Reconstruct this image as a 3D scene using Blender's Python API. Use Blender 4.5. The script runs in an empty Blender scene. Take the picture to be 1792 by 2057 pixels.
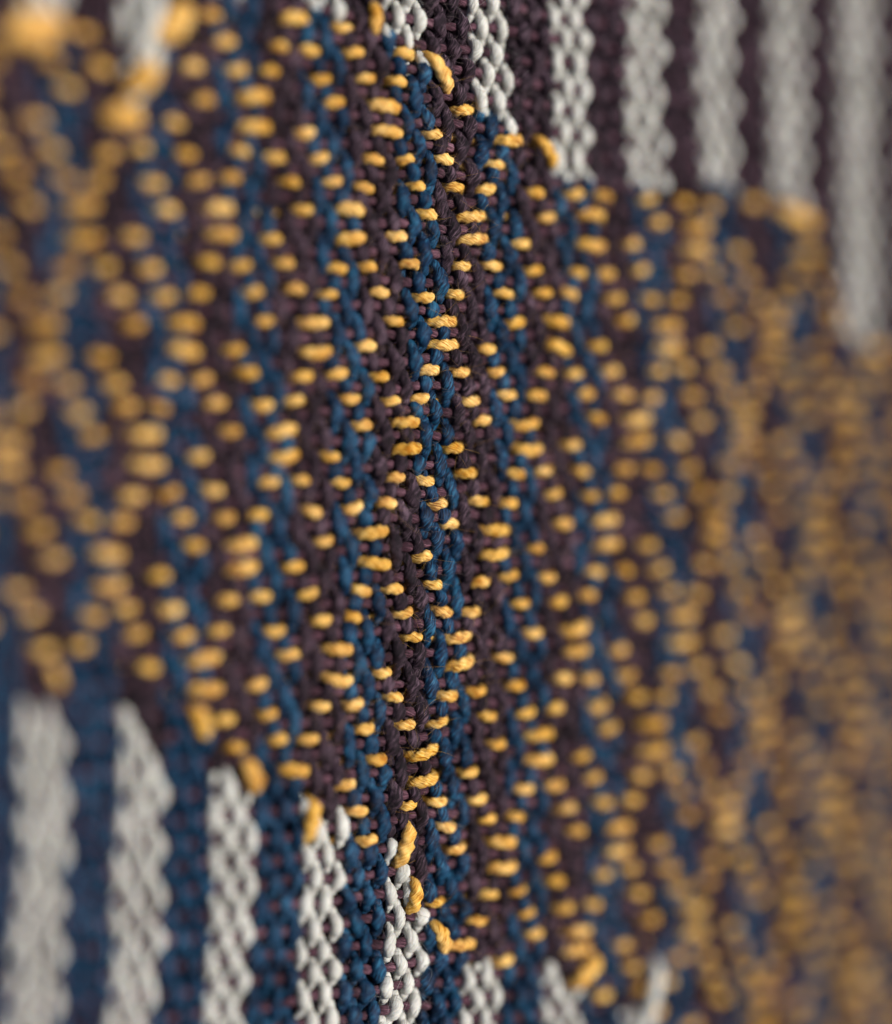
import bpy, math, random
import numpy as np

rng = np.random.default_rng(7)
random.seed(7)
scene = bpy.context.scene
MM = 0.001

# ------------------------------------------------------------------ camera
cam_data = bpy.data.cameras.new("camera")
cam = bpy.data.objects.new("camera", cam_data)
scene.collection.objects.link(cam)
cam.location = (0, 0, 0)
PITCH = math.radians(50)                                  # the camera looks down at the cloth
cam.rotation_euler = (math.radians(90) - PITCH, 0, 0)
ROT = np.array([[1, 0, 0], [0, math.cos(PITCH), math.sin(PITCH)], [0, -math.sin(PITCH), math.cos(PITCH)]])
cam_data.sensor_fit = 'HORIZONTAL'
cam_data.sensor_width = 36.0
cam_data.lens = 36.0 * 4500 / 1792
cam_data.clip_start = 0.01
cam_data.clip_end = 50
cam_data.dof.use_dof = True
cam_data.dof.focus_distance = 0.2242
cam_data.dof.aperture_fstop = 2.45
cam_data.dof.aperture_blades = 0
scene.camera = cam

# ------------------------------------------------------------------ light: soft overcast daylight from the upper right front
world = bpy.data.worlds.new("World")
scene.world = world
world.use_nodes = True
nt = world.node_tree
sky = nt.nodes.new("ShaderNodeTexSky")
sky.sky_type = 'NISHITA'
sky.sun_disc = False
SUN_EL, SUN_AZ = math.radians(36), math.radians(116)      # azimuth measured from +Y towards +X
sky.sun_elevation = SUN_EL
sky.sun_rotation = SUN_AZ
sky.air_density = 1.0
sky.dust_density = 2.0
bg = nt.nodes["Background"]
bg.inputs["Strength"].default_value = 0.05
nt.links.new(sky.outputs[0], bg.inputs["Color"])
sun_data = bpy.data.lights.new("sun", 'SUN')
sun_data.energy = 4.2
sun_data.angle = math.radians(9)
sun_data.color = (1.0, 0.965, 0.92)
sun = bpy.data.objects.new("sun", sun_data)
scene.collection.objects.link(sun)
from mathutils import Vector
sd = Vector((math.sin(SUN_AZ) * math.cos(SUN_EL), math.cos(SUN_AZ) * math.cos(SUN_EL), math.sin(SUN_EL)))
sun.rotation_euler = sd.to_track_quat('Z', 'Y').to_euler()
scene.view_settings.view_transform = 'Standard'
scene.view_settings.look = 'None'
scene.view_settings.exposure = 0.36
scene.view_settings.gamma = 1.0
scene.cycles.use_denoising = True
scene.cycles.denoiser = 'OPENIMAGEDENOISE'
scene.cycles.sample_clamp_direct = 3
scene.cycles.sample_clamp_indirect = 1.0

# ------------------------------------------------------------------ cloth surface: weave coordinates (end c, pick r, height h) -> metres
CX = [6.9733, 2.6009, -1.4851, -1.0423, 30.2554, 0.5429, 0.8705, -0.0798, -0.2997, 0.1184]
CH = [-6.9689, -47.9956, -0.1656, 0.2626, 1.6722, 0.7916, 0.1011, -0.2825, 0.0071, -0.0098]
DEG = [(0, 0), (0, 1), (0, 2), (0, 3), (1, 0), (1, 1), (1, 2), (2, 0), (2, 1), (3, 0)]
KR = [-60, -4, .5, 4.5, 8.5, 12.5, 16.5, 20.5, 24.5, 28.5, 32.5, 36.5, 41, 90]
KV = [0.0, 0.0, -0.209, -0.04, -0.204, 0.295, 0.239, 0.037, -0.445, -0.119, 0.143, 0.184, 0.0, 0.0]
PL = (226.0, 0.54363, -0.03153, 0.0010)      # the cloth lies over a broad fold: flat to the lens at the left, falling away to the right
NRM = np.array([PL[1], -1.0, PL[2]])
NRM /= np.linalg.norm(NRM)
NRM = ROT @ NRM                                          # mean direction out of the cloth
C0, C1, R0, R1 = -44, 67, -17, 47


def wob(c, r):
    """slow unevenness of the hand weave, in ends / picks / mm"""
    dc = 0.16 * np.sin(r * 0.83 + c * 0.21) + 0.10 * np.sin(r * 0.37 - c * 0.63 + 1.3)
    dr = 0.07 * np.sin(c * 0.71 + r * 0.9) + 0.06 * np.sin(c * 0.27 - r * 1.7 + .4)
    dh = 0.25 * np.sin(c * 0.13 + r * 0.11)
    return dc, dr, dh


def surf(c, r, h):
    c = np.asarray(c, float); r = np.asarray(r, float)
    dc, dr, dh = wob(c, r)
    c = c + dc
    # the plain striped ends, without mustard picks, are beaten closer together
    ls = np.interp(c, [-60, -41, -16, 8, 30, 70], [17, 19, 25, 31, 36, 50])
    us = np.interp(c, [-60, -20, 6, 20, 42, 50, 80], [-2, -2.5, -1.2, 2.6, 3.2, 7.5, 11])
    r = r - .11 * (np.logaddexp(0, (r - ls) * 2) / 2) + .09 * (np.logaddexp(0, (us - r) * 2) / 2)
    r = r + dr; h = h + dh
    cc = (c - 10) / 30; rr = (r - 18) / 18
    X = sum(k * cc ** i * rr ** j for k, (i, j) in zip(CX, DEG))
    H = sum(k * cc ** i * rr ** j for k, (i, j) in zip(CH, DEG)) + np.interp(r, KR, KV)
    Y = PL[0] + PL[1] * X + PL[2] * H + PL[3] * X * X
    N = np.stack([PL[1] + 2 * PL[3] * X, -np.ones_like(X), np.full_like(X, PL[2])], -1)
    N /= np.linalg.norm(N, axis=-1, keepdims=True)
    return (np.stack([X, Y, H], -1) + N * np.asarray(h)[..., None]) @ ROT.T * MM


UP = [(-60, -1), (-35.9, -1.7), (-32.6, -2.0), (-30, -2.9), (-27.2, -2.1), (-25.3, -1.3), (-24.2, .8), (-21.1, -1.1), (-19, -3.0), (-15.4, -3.6), (-7.3, -3.7), (-5.5, -3.4), (-2.8, -3.1), (-.9, -3.2), (1.3, -2.3), (3.6, -1.6), (6, -1.1), (7.8, -.2), (10.4, .7), (12.2, .7), (15.7, 1.3), (18.1, 2.8), (20.2, 2.9), (26, 2.9), (34.4, 2.5), (42.3, 3.3), (45.8, 3.4), (46.5, 5.9), (49, 8.9), (54.5, 9.1), (58.2, 9.7), (80, 12)]
LO = [(-60, 16), (-40.8, 17.5), (-36.9, 18.7), (-34.5, 18.8), (-32.5, 19.7), (-30, 19.4), (-27.1, 19.7), (-24.7, 20.8), (-20.8, 22), (-18.2, 22.6), (-16, 24.1), (-13.3, 24.3), (-11.1, 25.3), (-6.9, 26.5), (-3.6, 27.2), (-1.2, 29.1), (1.4, 31.2), (4.4, 32.5), (7.9, 32.7), (12, 33.2), (16.7, 34.6), (23.2, 35.9), (29.5, 37.8), (62, 50), (90, 56)]
YEL = [(-0.73, -4.05, -0.76, -2.66, 24), (4.57, -2.13, 6.03, -0.63, 26), (14.99, 0.89, 16.52, 1.8, 24), (-1.49, 26.84, -2.56, 28.24, 28), (-0.67, 28.88, -1.25, 30.24, 26), (1.06, 30.99, 2.24, 32.2, 28), (-10.49, 25.29, -11.38, 26.77, 28), (-16.74, 23.54, -15.69, 24.7, 32), (-21.24, 21.47, -20.24, 22.49, 30), (-33.01, 19.5, -32.2, 20.2, 20), (17.44, 33.45, 15.31, 34.41, 36), (-17.85, -3.15, -20.41, -1.91, 50), (-21.19, -1.15, -23.49, -0.14, 44), (-25.58, 0.75, -22.85, 0.93, 44), (-32.41, -2.57, -28.4, -2.28, 40), (-33.48, -1.9, -29.56, -1.9, 40), (40.96, 2.99, 44.76, 3.74, 36)]
WHI = [(-19.81, -3.86, -22.68, -1.24, 30), (-20.69, -1.76, -23.42, 0.37, 26), (24.0, 33.9, 22.4, 36.9, 30)]


def up(c): return float(np.interp(c, [p[0] for p in UP], [p[1] for p in UP]))
def lo(c): return float(np.interp(c, [p[0] for p in LO], [p[1] for p in LO]))


# yellow floats: figured twill repeating over 12 ends and 4 picks, stepping 4 ends to the left each repeat
def floats(n):
    j, k = divmod(n, 4)
    base = -4 * j
    sets = {0: [(0, 1.5), (7.5, 1.0)], 1: [(0, 1.5), (4.5, 1.0)],
            2: [(-1.5, 1.0), (1.5, 1.0), (5.5, 1.0)], 3: [(-2.5, 1.0), (2.5, 1.0), (6.5, 1.0)]}[k]
    out = []
    for i in range(-8, 22):
        for m, hw in sets:
            c = base + 12 * i + m
            if any(abs(c - (q[0] + q[2]) / 2) < 1.6 + abs(q[0] - q[2]) / 2 and abs(n - (q[1] + q[3]) / 2) < .45 + abs(q[1] - q[3]) / 2 for q in YEL):
                continue
            if C0 - 2 < c < C1 + 2 and up(c) - .25 < n < lo(c) + .25:
                out.append((c, hw))
    return out


FL = {n: floats(n) for n in range(R0, R1 + 1)}
COVER = {(n, e) for n, L in FL.items() for c, hw in L for e in range(C0 - 2, C1 + 3) if abs(e - c) < hw + .01}

# ------------------------------------------------------------------ materials
def mat(name, col, dark, light, fuzz, rough=.85, twist=1.0, fine=9.0, sss=0.0, bump=.5, uneven=.30):
    m = bpy.data.materials.new(name); m.use_nodes = True
    t = m.node_tree; N = t.nodes; L = t.links
    b = N["Principled BSDF"]
    uv = N.new("ShaderNodeUVMap"); uv.uv_map = "fibre"
    sep = N.new("ShaderNodeSeparateXYZ"); L.new(uv.outputs[0], sep.inputs[0])
    # fibres run along the ply twist: shear the unrolled yarn surface
    mul = N.new("ShaderNodeMath"); mul.operation = 'MULTIPLY_ADD'; mul.inputs[1].default_value = twist
    L.new(sep.outputs[0], mul.inputs[0]); L.new(sep.outputs[1], mul.inputs[2])
    sc = N.new("ShaderNodeMath"); sc.operation = 'MULTIPLY'; sc.inputs[1].default_value = fine * 2
    L.new(mul.outputs[0], sc.inputs[0])
    com = N.new("ShaderNodeCombineXYZ"); L.new(sep.outputs[0], com.inputs[0]); L.new(sc.outputs[0], com.inputs[1])
    oi = N.new("ShaderNodeObjectInfo"); rm = N.new("ShaderNodeMath"); rm.operation = 'MULTIPLY'; rm.inputs[1].default_value = 90
    L.new(oi.outputs["Random"], rm.inputs[0]); L.new(rm.outputs[0], com.inputs[2])
    n1 = N.new("ShaderNodeTexNoise"); n1.inputs["Scale"].default_value = 1.6; n1.inputs["Detail"].default_value = 4
    L.new(com.outputs[0], n1.inputs["Vector"])
    geo = N.new("ShaderNodeTexCoord")
    n2 = N.new("ShaderNodeTexNoise"); n2.inputs["Scale"].default_value = 420; n2.inputs["Detail"].default_value = 3
    L.new(geo.outputs["Object"], n2.inputs["Vector"])
    mixf = N.new("ShaderNodeMath"); mixf.operation = 'MULTIPLY_ADD'; mixf.inputs[1].default_value = .7
    L.new(n1.outputs[0], mixf.inputs[0])
    m3 = N.new("ShaderNodeMath"); m3.operation = 'MULTIPLY'; m3.inputs[1].default_value = .3
    L.new(n2.outputs[0], m3.inputs[0]); L.new(m3.outputs[0], mixf.inputs[2])
    cr = N.new("ShaderNodeValToRGB")
    cr.color_ramp.elements[0].position = .40; cr.color_ramp.elements[0].color = (*dark, 1)
    cr.color_ramp.elements[1].position = .66; cr.color_ramp.elements[1].color = (*light, 1)
    e = cr.color_ramp.elements.new(.5); e.color = (*col, 1)
    L.new(mixf.outputs[0], cr.inputs[0])
    # uneven dye: slow change along and between the yarns
    n3 = N.new("ShaderNodeTexNoise"); n3.inputs["Scale"].default_value = 170; n3.inputs["Detail"].default_value = 2
    L.new(geo.outputs["Object"], n3.inputs["Vector"])
    mr = N.new("ShaderNodeMapRange"); mr.inputs[1].default_value = .3; mr.inputs[2].default_value = .7
    mr.inputs[3].default_value = 1 - uneven; mr.inputs[4].default_value = 1 + uneven
    L.new(n3.outputs[0], mr.inputs[0])
    mo = N.new("ShaderNodeMath"); mo.operation = 'MULTIPLY_ADD'; mo.inputs[1].default_value = uneven * .8
    L.new(oi.outputs["Random"], mo.inputs[0]); L.new(mr.outputs[0], mo.inputs[2])
    hs = N.new("ShaderNodeHueSaturation"); L.new(cr.outputs[0], hs.inputs["Color"]); L.new(mo.outputs[0], hs.inputs["Value"])
    ns = N.new("ShaderNodeMapRange"); ns.inputs[1].default_value = .35; ns.inputs[2].default_value = .65
    ns.inputs[3].default_value = 1.06; ns.inputs[4].default_value = .96
    L.new(n3.outputs[0], ns.inputs[0]); L.new(ns.outputs[0], hs.inputs["Saturation"])
    L.new(hs.outputs[0], b.inputs["Base Color"])
    bp = N.new("ShaderNodeBump"); bp.inputs["Strength"].default_value = bump; bp.inputs["Distance"].default_value = .0003
    L.new(n1.outputs[0], bp.inputs["Height"]); L.new(bp.outputs[0], b.inputs["Normal"])
    b.inputs["Roughness"].default_value = rough
    b.inputs["Specular IOR Level"].default_value = .25
    b.inputs["Sheen Weight"].default_value = fuzz
    b.inputs["Sheen Roughness"].default_value = .5
    b.inputs["Sheen Tint"].default_value = (*light, 1)
    if sss:
        b.inputs["Subsurface Weight"].default_value = sss
        b.inputs["Subsurface Radius"].default_value = (1, .55, .25)
        b.inputs["Subsurface Scale"].default_value = .0006
    return m


M = {
    'yellow': mat("mustard_yarn", (.60, .33, .072), (.33, .125, .016), (.86, .59, .22), .10, twist=.25, fine=7, sss=.25, bump=.7, uneven=.10),
    'white': mat("white_yarn", (.48, .475, .44), (.38, .375, .34), (.57, .565, .53), .15, twist=.2, fine=7, sss=.3, bump=.6, uneven=.06),
    'navy': mat("navy_yarn", (.0018, .0150, .046), (.0005, .0035, .012), (.020, .105, .19), .12, rough=.65, twist=.22, fine=8),  # lightest tone paints in highlights of fibres catching light
    'plum': mat("plum_yarn", (.012, .0055, .010), (.003, .0015, .0028), (.11, .068, .092), .10, twist=.22, fine=8),
    'magenta': mat("wine_yarn", (.042, .015, .024), (.014, .005, .008), (.16, .075, .10), .12, twist=.22, fine=8),
    'back': mat("backing", (.020, .010, .018), (.010, .006, .012), (.035, .018, .03), .0, twist=0, fine=4),  # dark tone paints the shade in the gaps between yarns
    'lint': mat("lint", (.16, .12, .12), (.08, .06, .07), (.30, .24, .20), .0, twist=0, fine=1),
}

# ------------------------------------------------------------------ mesh helpers
def new_object(name, V, F, UV, material, parent, label=None, kind=None):
    me = bpy.data.meshes.new(name)
    me.vertices.add(len(V)); me.vertices.foreach_set("co", np.ascontiguousarray(V, np.float32).ravel())
    me.loops.add(F.size); me.loops.foreach_set("vertex_index", F.astype(np.int32).ravel())
    me.polygons.add(len(F))
    me.polygons.foreach_set("loop_start", np.arange(0, F.size, F.shape[1], dtype=np.int32))
    me.polygons.foreach_set("use_smooth", np.ones(len(F), bool))
    if UV is not None:
        l = me.uv_layers.new(name="fibre")
        l.data.foreach_set("uv", np.ascontiguousarray(UV, np.float32).ravel())
    me.update(calc_edges=True)
    me.materials.append(material)
    o = bpy.data.objects.new(name, me)
    scene.collection.objects.link(o)
    o.parent = parent
    if label: o['label'] = label
    if kind: o['kind'] = kind
    return o


FUZZ = {}


def collect_fuzz(colour, V, n, K, density):
    """remember roots and directions of the short fibres that stand off this yarn"""
    W = V.reshape(n, K, 3)
    cnt = int(n * density)
    i = rng.integers(1, n - 2, cnt); k = rng.integers(0, K, cnt)
    root = W[i, k]; along = W[i + 1, k] - W[i, k]
    out = root - W[i].mean(1)
    FUZZ.setdefault(colour, []).append((root, along, out))


def tube(P, R, K=10, pitch=2.0, ply=.12, flat=1.0, phase=0.0):
    """yarn: a tube along P (n,3) of radius R (n,) mm whose section is two twisted plies; flat squeezes it towards the cloth"""
    n = len(P)
    T = np.gradient(P, axis=0); T /= np.linalg.norm(T, axis=1)[:, None] + 1e-12
    B = np.cross(T, NRM[None]); B /= np.linalg.norm(B, axis=1)[:, None] + 1e-12
    U = np.cross(B, T)
    s = np.concatenate([[0], np.cumsum(np.linalg.norm(np.diff(P, axis=0), axis=1))]) / MM
    a = np.arange(K) * 2 * math.pi / K
    psi = 2 * math.pi * s / pitch + phase
    rad = R[:, None] * (1 - ply + 2 * ply * np.abs(np.cos(a[None] - psi[:, None])))
    rad = rad * (1 + .045 * rng.standard_normal(rad.shape))
    V = P[:, None] + (B[:, None] * (rad * np.sin(a))[..., None] - U[:, None] * (rad * flat * np.cos(a))[..., None]) * MM
    i = np.arange(n - 1)[:, None]; k = np.arange(K)[None]; k2 = (k + 1) % K
    F = np.stack([i * K + k, i * K + k2, (i + 1) * K + k2, (i + 1) * K + k], -1).reshape(-1, 4)
    u = s; v = np.arange(K + 1) / K
    UV = np.empty((n - 1, K, 4, 2))
    UV[:, :, 0, 0] = UV[:, :, 1, 0] = u[:-1, None]; UV[:, :, 2, 0] = UV[:, :, 3, 0] = u[1:, None]
    UV[:, :, 0, 1] = UV[:, :, 3, 1] = v[None, :-1]; UV[:, :, 1, 1] = UV[:, :, 2, 1] = v[None, 1:]
    V = V.reshape(-1, 3)
    # round closed ends: pull the end rings in
    for idx, st in ((0, P[0]), (n - 1, P[-1])):
        V[idx * K:(idx + 1) * K] = st + (V[idx * K:(idx + 1) * K] - st) * .25
    return V, F, UV.reshape(-1, 2)


def smoothstep_path(xs, keys, vals):
    """height along xs passing through keys with level tangents"""
    keys = np.asarray(keys); vals = np.asarray(vals)
    i = np.clip(np.searchsorted(keys, xs) - 1, 0, len(keys) - 2)
    t = np.clip((xs - keys[i]) / (keys[i + 1] - keys[i]), 0, 1)
    t = t * t * (3 - 2 * t)
    return vals[i] * (1 - t) + vals[i + 1] * t


def empty(name, parent=None, loc=(0, 0, 0)):
    o = bpy.data.objects.new(name, None)
    o.empty_display_size = .01
    scene.collection.objects.link(o); o.parent = parent; o.location = loc
    return o


cloth = empty("woven_cloth")
cloth['label'] = "handwoven cloth with mustard yellow floats over navy and plum stripes and off-white striped ends"
cloth['category'] = "woven cloth"

# ------------------------------------------------------------------ warp
WHAMP = .44


def is_navy_end(c): return (c - 1) % 8 < 4


def warp_yarn(c, ra, rb, colour, parent, dive_a, dive_b, side=0.0):
    far = max(0, abs(c - 2) - 22)
    per = 14 if far == 0 else 8
    K = 10 if far == 0 else 8
    keys, vals = [], []
    r = math.floor(ra * 2) / 2
    while r <= rb + .01:
        n = round(r * 2)
        if n % 2:                                   # ground pick at half integer: plain weave
            par = ((n - 1) // 2 + c) % 2
            v = WHAMP if par == 0 else -WHAMP
            v *= rng.uniform(.85, 1.15)
        else:
            v = -.55 if (n // 2, c) in COVER else (.06 if up(c) - .5 < n // 2 < lo(c) + .5 else .0)
        keys.append(r); vals.append(v)
        r += .5
    keys = np.array(keys); vals = np.array(vals, float)
    if dive_a: vals[:3] = [-1.7, -1.7, -1.2]
    if dive_b: vals[-3:] = [-1.2, -1.7, -1.7]
    rs = np.linspace(keys[0], keys[-1], int((keys[-1] - keys[0]) * per) + 2)
    h = smoothstep_path(rs, keys, vals)
    a_ = h / WHAMP
    zone = ((rs > up(c)) & (rs < lo(c))).astype(float) * .4 - 3.2
    h = np.where(np.abs(a_) < 1.25, WHAMP * np.tanh(3.0 * (a_ + zone * .07)) / np.tanh(3.0) * np.where(a_ < -.2, 1.45, 1.0), h)
    if colour == 'white':
        rad = .62
    elif colour == 'navy':
        rad = .68
    else:
        rad = .66
    # a raised bump swells and leans a little, a sunk one is pinched between its neighbours
    R = rad * (.72 + .34 * np.clip(a_, -1, 1)) * (1 + .05 * np.sin(rs * 2.1 + c))
    bump = rng.normal(0, 1, len(keys)); jr = np.interp(rs, keys, bump)
    R = R * (1 + .09 * jr)
    cc = c + side + .12 * np.interp(rs, keys, rng.normal(0, 1, len(keys))) + .03 * np.sin(2 * math.pi * (rs - .5) / 2 + c * math.pi + .6) + .06 * np.sin(rs * 1.37 + c * 2.9)
    P = surf(cc, rs, h)
    V, F, UV = tube(P, R, K=K, pitch=3.1 if colour != 'white' else 3.4, ply=.15 if colour != 'white' else .025, phase=rng.uniform(0, 6))
    if far == 0: collect_fuzz(colour, V, len(rs), K, {'white': .7}.get(colour, 1.1))
    new_object(f"{colour}_yarn", V, F, UV, M[colour], parent)


stripes = {}
def stripe(colour, m):
    if (colour, m) not in stripes:
        stripes[(colour, m)] = empty(f"{colour}_stripe", cloth)
    return stripes[(colour, m)]


for c in range(C0, C1 + 1):
    m = (c - 1) // 8
    u, l = up(c) + rng.uniform(-.5, .5), lo(c) + rng.uniform(-.5, .5)
    if is_navy_end(c):
        if u > R0 + 2: warp_yarn(c, R0, u + 1.5, 'white', stripe('white', m), False, True, .0)
        warp_yarn(c, max(R0, u - 1.5) if u > R0 + 2 else R0, R1, 'navy', stripe('navy', m), True, False, .0)
    else:
        if l < R1 - 2:
            w = .3 + 1.9 * float(np.clip((-14 - c) / 10, 0, 1))
            warp_yarn(c, R0, l + w + 1.0, 'plum', stripe('plum', m), False, True)
            warp_yarn(c, l + w - 1.3, R1, 'white', stripe('white', 100 + m), True, False)
        else:
            warp_yarn(c, R0, R1, 'plum', stripe('plum', m), False, False)

# ------------------------------------------------------------------ ground weft (wine coloured), one pick between every two mustard picks
for n in range(R0, R1):
    r = n + .5
    cs = np.arange(C0 - .5, C1 + .5, .2)
    par = np.where(((n) + np.round(cs)) % 2 == 0, -1.0, 1.0)
    h = .42 * np.cos(math.pi * (cs + n + 1)) - .22
    P = surf(cs, r + 0 * cs, h)
    V, F, UV = tube(P, np.full(len(cs), .44) * (1 + .1 * np.sin(cs * 2.3 + n)), K=8, pitch=1.7, ply=.10, phase=rng.uniform(0, 6))
    new_object("wine_weft_yarn", V, F, UV, M['magenta'], cloth)

# ------------------------------------------------------------------ mustard weft floats
for n, L in FL.items():
    if not L: continue
    L = sorted(L)
    segs = []
    cs = np.arange(max(C0 - .5, L[0][0] - 3), min(C1 + .5, L[-1][0] + 3), .11)
    top = np.full(len(cs), -.95)
    slope = np.zeros(len(cs)); fat = np.full(len(cs), .42)
    for c, hw in L:
        hh = (.50 if hw < 1.2 else .74) + rng.uniform(-.08, .1)
        d = np.abs(cs - c) / (hw * .96 - .16)
        w = np.clip(1 - d ** 3, 0, 1) ** .75
        top = np.where(d < 1, np.maximum(top, -.95 + (hh + .95) * w), top)
        tilt = rng.normal(0, .055)
        slope = np.where(d < 1.4, slope + (cs - c) * tilt * np.clip(1.4 - d, 0, 1) + rng.normal(0, .05) * np.clip(1.4 - d, 0, 1), slope)
        fat = np.where(d < 1.15, np.maximum(fat, (rng.uniform(.48, .58) if hw < 1.2 else rng.uniform(.57, .65)) - .08 * d), fat)
    P = surf(cs, n + slope, top)
    V, F, UV = tube(P, fat, K=12, pitch=2.3, ply=.17, flat=.95, phase=rng.uniform(0, 6))
    collect_fuzz('yellow', V, len(cs), 12, 1.0)
    new_object("mustard_weft_yarn", V, F, UV, M['yellow'], cloth)

# ------------------------------------------------------------------ loose stitches along the edges of the mustard field
def stitch(s, colour, name, lift):
    ca, ra, cb, rb, w = s
    t = np.linspace(-.22, 1.22, 26)
    c = ca + (cb - ca) * t + .12 * np.sin(t * 3); r = ra + (rb - ra) * t
    u = np.clip(t, 0, 1)
    h = lift * np.clip(1 - np.abs(2 * t - 1) ** 5, -1.5, 1)
    h = np.maximum(h, -1.6)
    rad = w * .05 * .5 * .98 * (.6 + .45 * np.clip(1 - np.abs(2 * t - 1) ** 3, 0, 1))
    P = surf(c, r, h)
    V, F, UV = tube(P, rad, K=12, pitch=2.6, ply=.17 if colour == 'yellow' else .04, phase=rng.uniform(0, 6))
    new_object(name, V, F, UV, M[colour], cloth)


for s in YEL: stitch(s, 'yellow', "edge_stitch", 0.85 + s[4] * .010)
for s in WHI: stitch(s, 'white', "loose_strand", 1.15 + s[4] * .012)

# ------------------------------------------------------------------ backing: the under side of the double cloth, shade of the gaps painted in
gc = np.arange(C0 - 1, C1 + 1.01, .5); gr = np.arange(R0 - .5, R1 + .51, .25)
G, Rr = np.meshgrid(gc, gr)
V = surf(G, Rr, -1.45 + .22 * np.cos(math.pi * G) * np.cos(math.pi * 2 * Rr)).reshape(-1, 3)
V2 = surf(G, Rr, -2.3 + 0 * G).reshape(-1, 3)
nc, nr = len(gc), len(gr)
i, k = np.meshgrid(np.arange(nr - 1), np.arange(nc - 1), indexing='ij')
q = np.stack([i * nc + k, (i + 1) * nc + k, (i + 1) * nc + k + 1, i * nc + k + 1], -1).reshape(-1, 4)
F = np.vstack([q, q[:, ::-1] + len(V)])
uvc = np.stack([G.ravel(), Rr.ravel() * 2.3], -1); uvc = np.vstack([uvc, uvc])
new_object("backing_layer", np.vstack([V, V2]), F, uvc[F.ravel()], M['back'], cloth)

# ------------------------------------------------------------------ lint: fine stray fibres standing off the yarns
def lint(name, count, material, spread):
    Vs, Fs, off = [], [], 0
    for _ in range(count):
        c, r = rng.uniform(-18, 22), rng.uniform(R0 + 6, R1 - 3)
        if abs(c - 2) > 30 and rng.random() < .6: continue
        a = rng.uniform(0, 6.28); ln = rng.uniform(.6, 2.2); k = 7
        t = np.linspace(0, 1, k)
        bend = rng.uniform(-2.2, 2.2)
        ang = a + bend * t
        dx = np.cumsum(np.cos(ang)) / k * ln; dy = np.cumsum(np.sin(ang)) / k * ln
        h = .55 + rng.uniform(.1, .75) * np.sin(t * math.pi * rng.uniform(.6, 1)) + rng.uniform(-.2, .3)
        P = surf(c + dx, r + dy / 2.6, h)
        T = np.gradient(P, axis=0); T /= np.linalg.norm(T, axis=1)[:, None]
        B = np.cross(T, NRM[None]); B /= np.linalg.norm(B, axis=1)[:, None] + 1e-9
        w = .013 * MM * (1 - .6 * t)[:, None]
        V = np.stack([P - B * w, P + B * w, P + NRM * w * 1.5], 1).reshape(-1, 3)
        ii = np.arange(k - 1)[:, None]; kk = np.arange(3)[None]; k2 = (kk + 1) % 3
        Fs.append(np.stack([ii * 3 + kk, ii * 3 + k2, (ii + 1) * 3 + k2, (ii + 1) * 3 + kk], -1).reshape(-1, 4) + off)
        Vs.append(V); off += len(V)
    F = np.vstack(Fs)
    new_object(name, np.vstack(Vs), F, np.zeros((F.size, 2)), material, cloth, kind='stuff')


for colour, lst in FUZZ.items():
    root = np.vstack([a for a, b, c in lst]); al = np.vstack([b for a, b, c in lst]); out = np.vstack([c for a, b, c in lst])
    keep = (out @ NRM > 0) & (root @ NRM > -.2 * 0 - 9) & (np.abs(root[:, 0]) < .022)
    root, al, out = root[keep], al[keep], out[keep]
    n = len(root)
    al /= np.linalg.norm(al, axis=1)[:, None]; out /= np.linalg.norm(out, axis=1)[:, None]
    sd = np.cross(al, out)
    ln = rng.uniform(.5, 2.4, n)[:, None] * MM
    d0 = al * rng.choice([-1, 1], n)[:, None] + out * rng.uniform(.1, .9, n)[:, None] + sd * rng.normal(0, .5, n)[:, None]
    d1 = al * rng.normal(0, .8, n)[:, None] - out * rng.uniform(-.5, .9, n)[:, None] + sd * rng.normal(0, .8, n)[:, None]
    k = 5
    ring = []
    w = .015 * MM
    for t in np.linspace(0, 1, k):
        p = root + (d0 * t + d1 * t * t * .6) * ln
        ww = w * (1 - .5 * t)
        ring.append(np.stack([p + sd * ww, p - sd * ww, p + NRM * ww * 1.6], 1))
    V = np.stack(ring, 1).reshape(-1, 3)                       # n, k, 3
    base = (np.arange(n) * k * 3)[:, None, None]
    ii = np.arange(k - 1)[None, :, None]; kk = np.arange(3)[None, None]; k2 = (kk + 1) % 3
    F = np.stack([base + ii * 3 + kk, base + ii * 3 + k2, base + (ii + 1) * 3 + k2, base + (ii + 1) * 3 + kk], -1).reshape(-1, 4)
    nm = {'yellow': 'mustard'}.get(colour, colour)
    new_object(f"{nm}_fuzz", V, F, np.zeros((F.size, 2)), M[colour], cloth, kind='stuff')

lint("lint_fibres", 5200, M['lint'], 1)
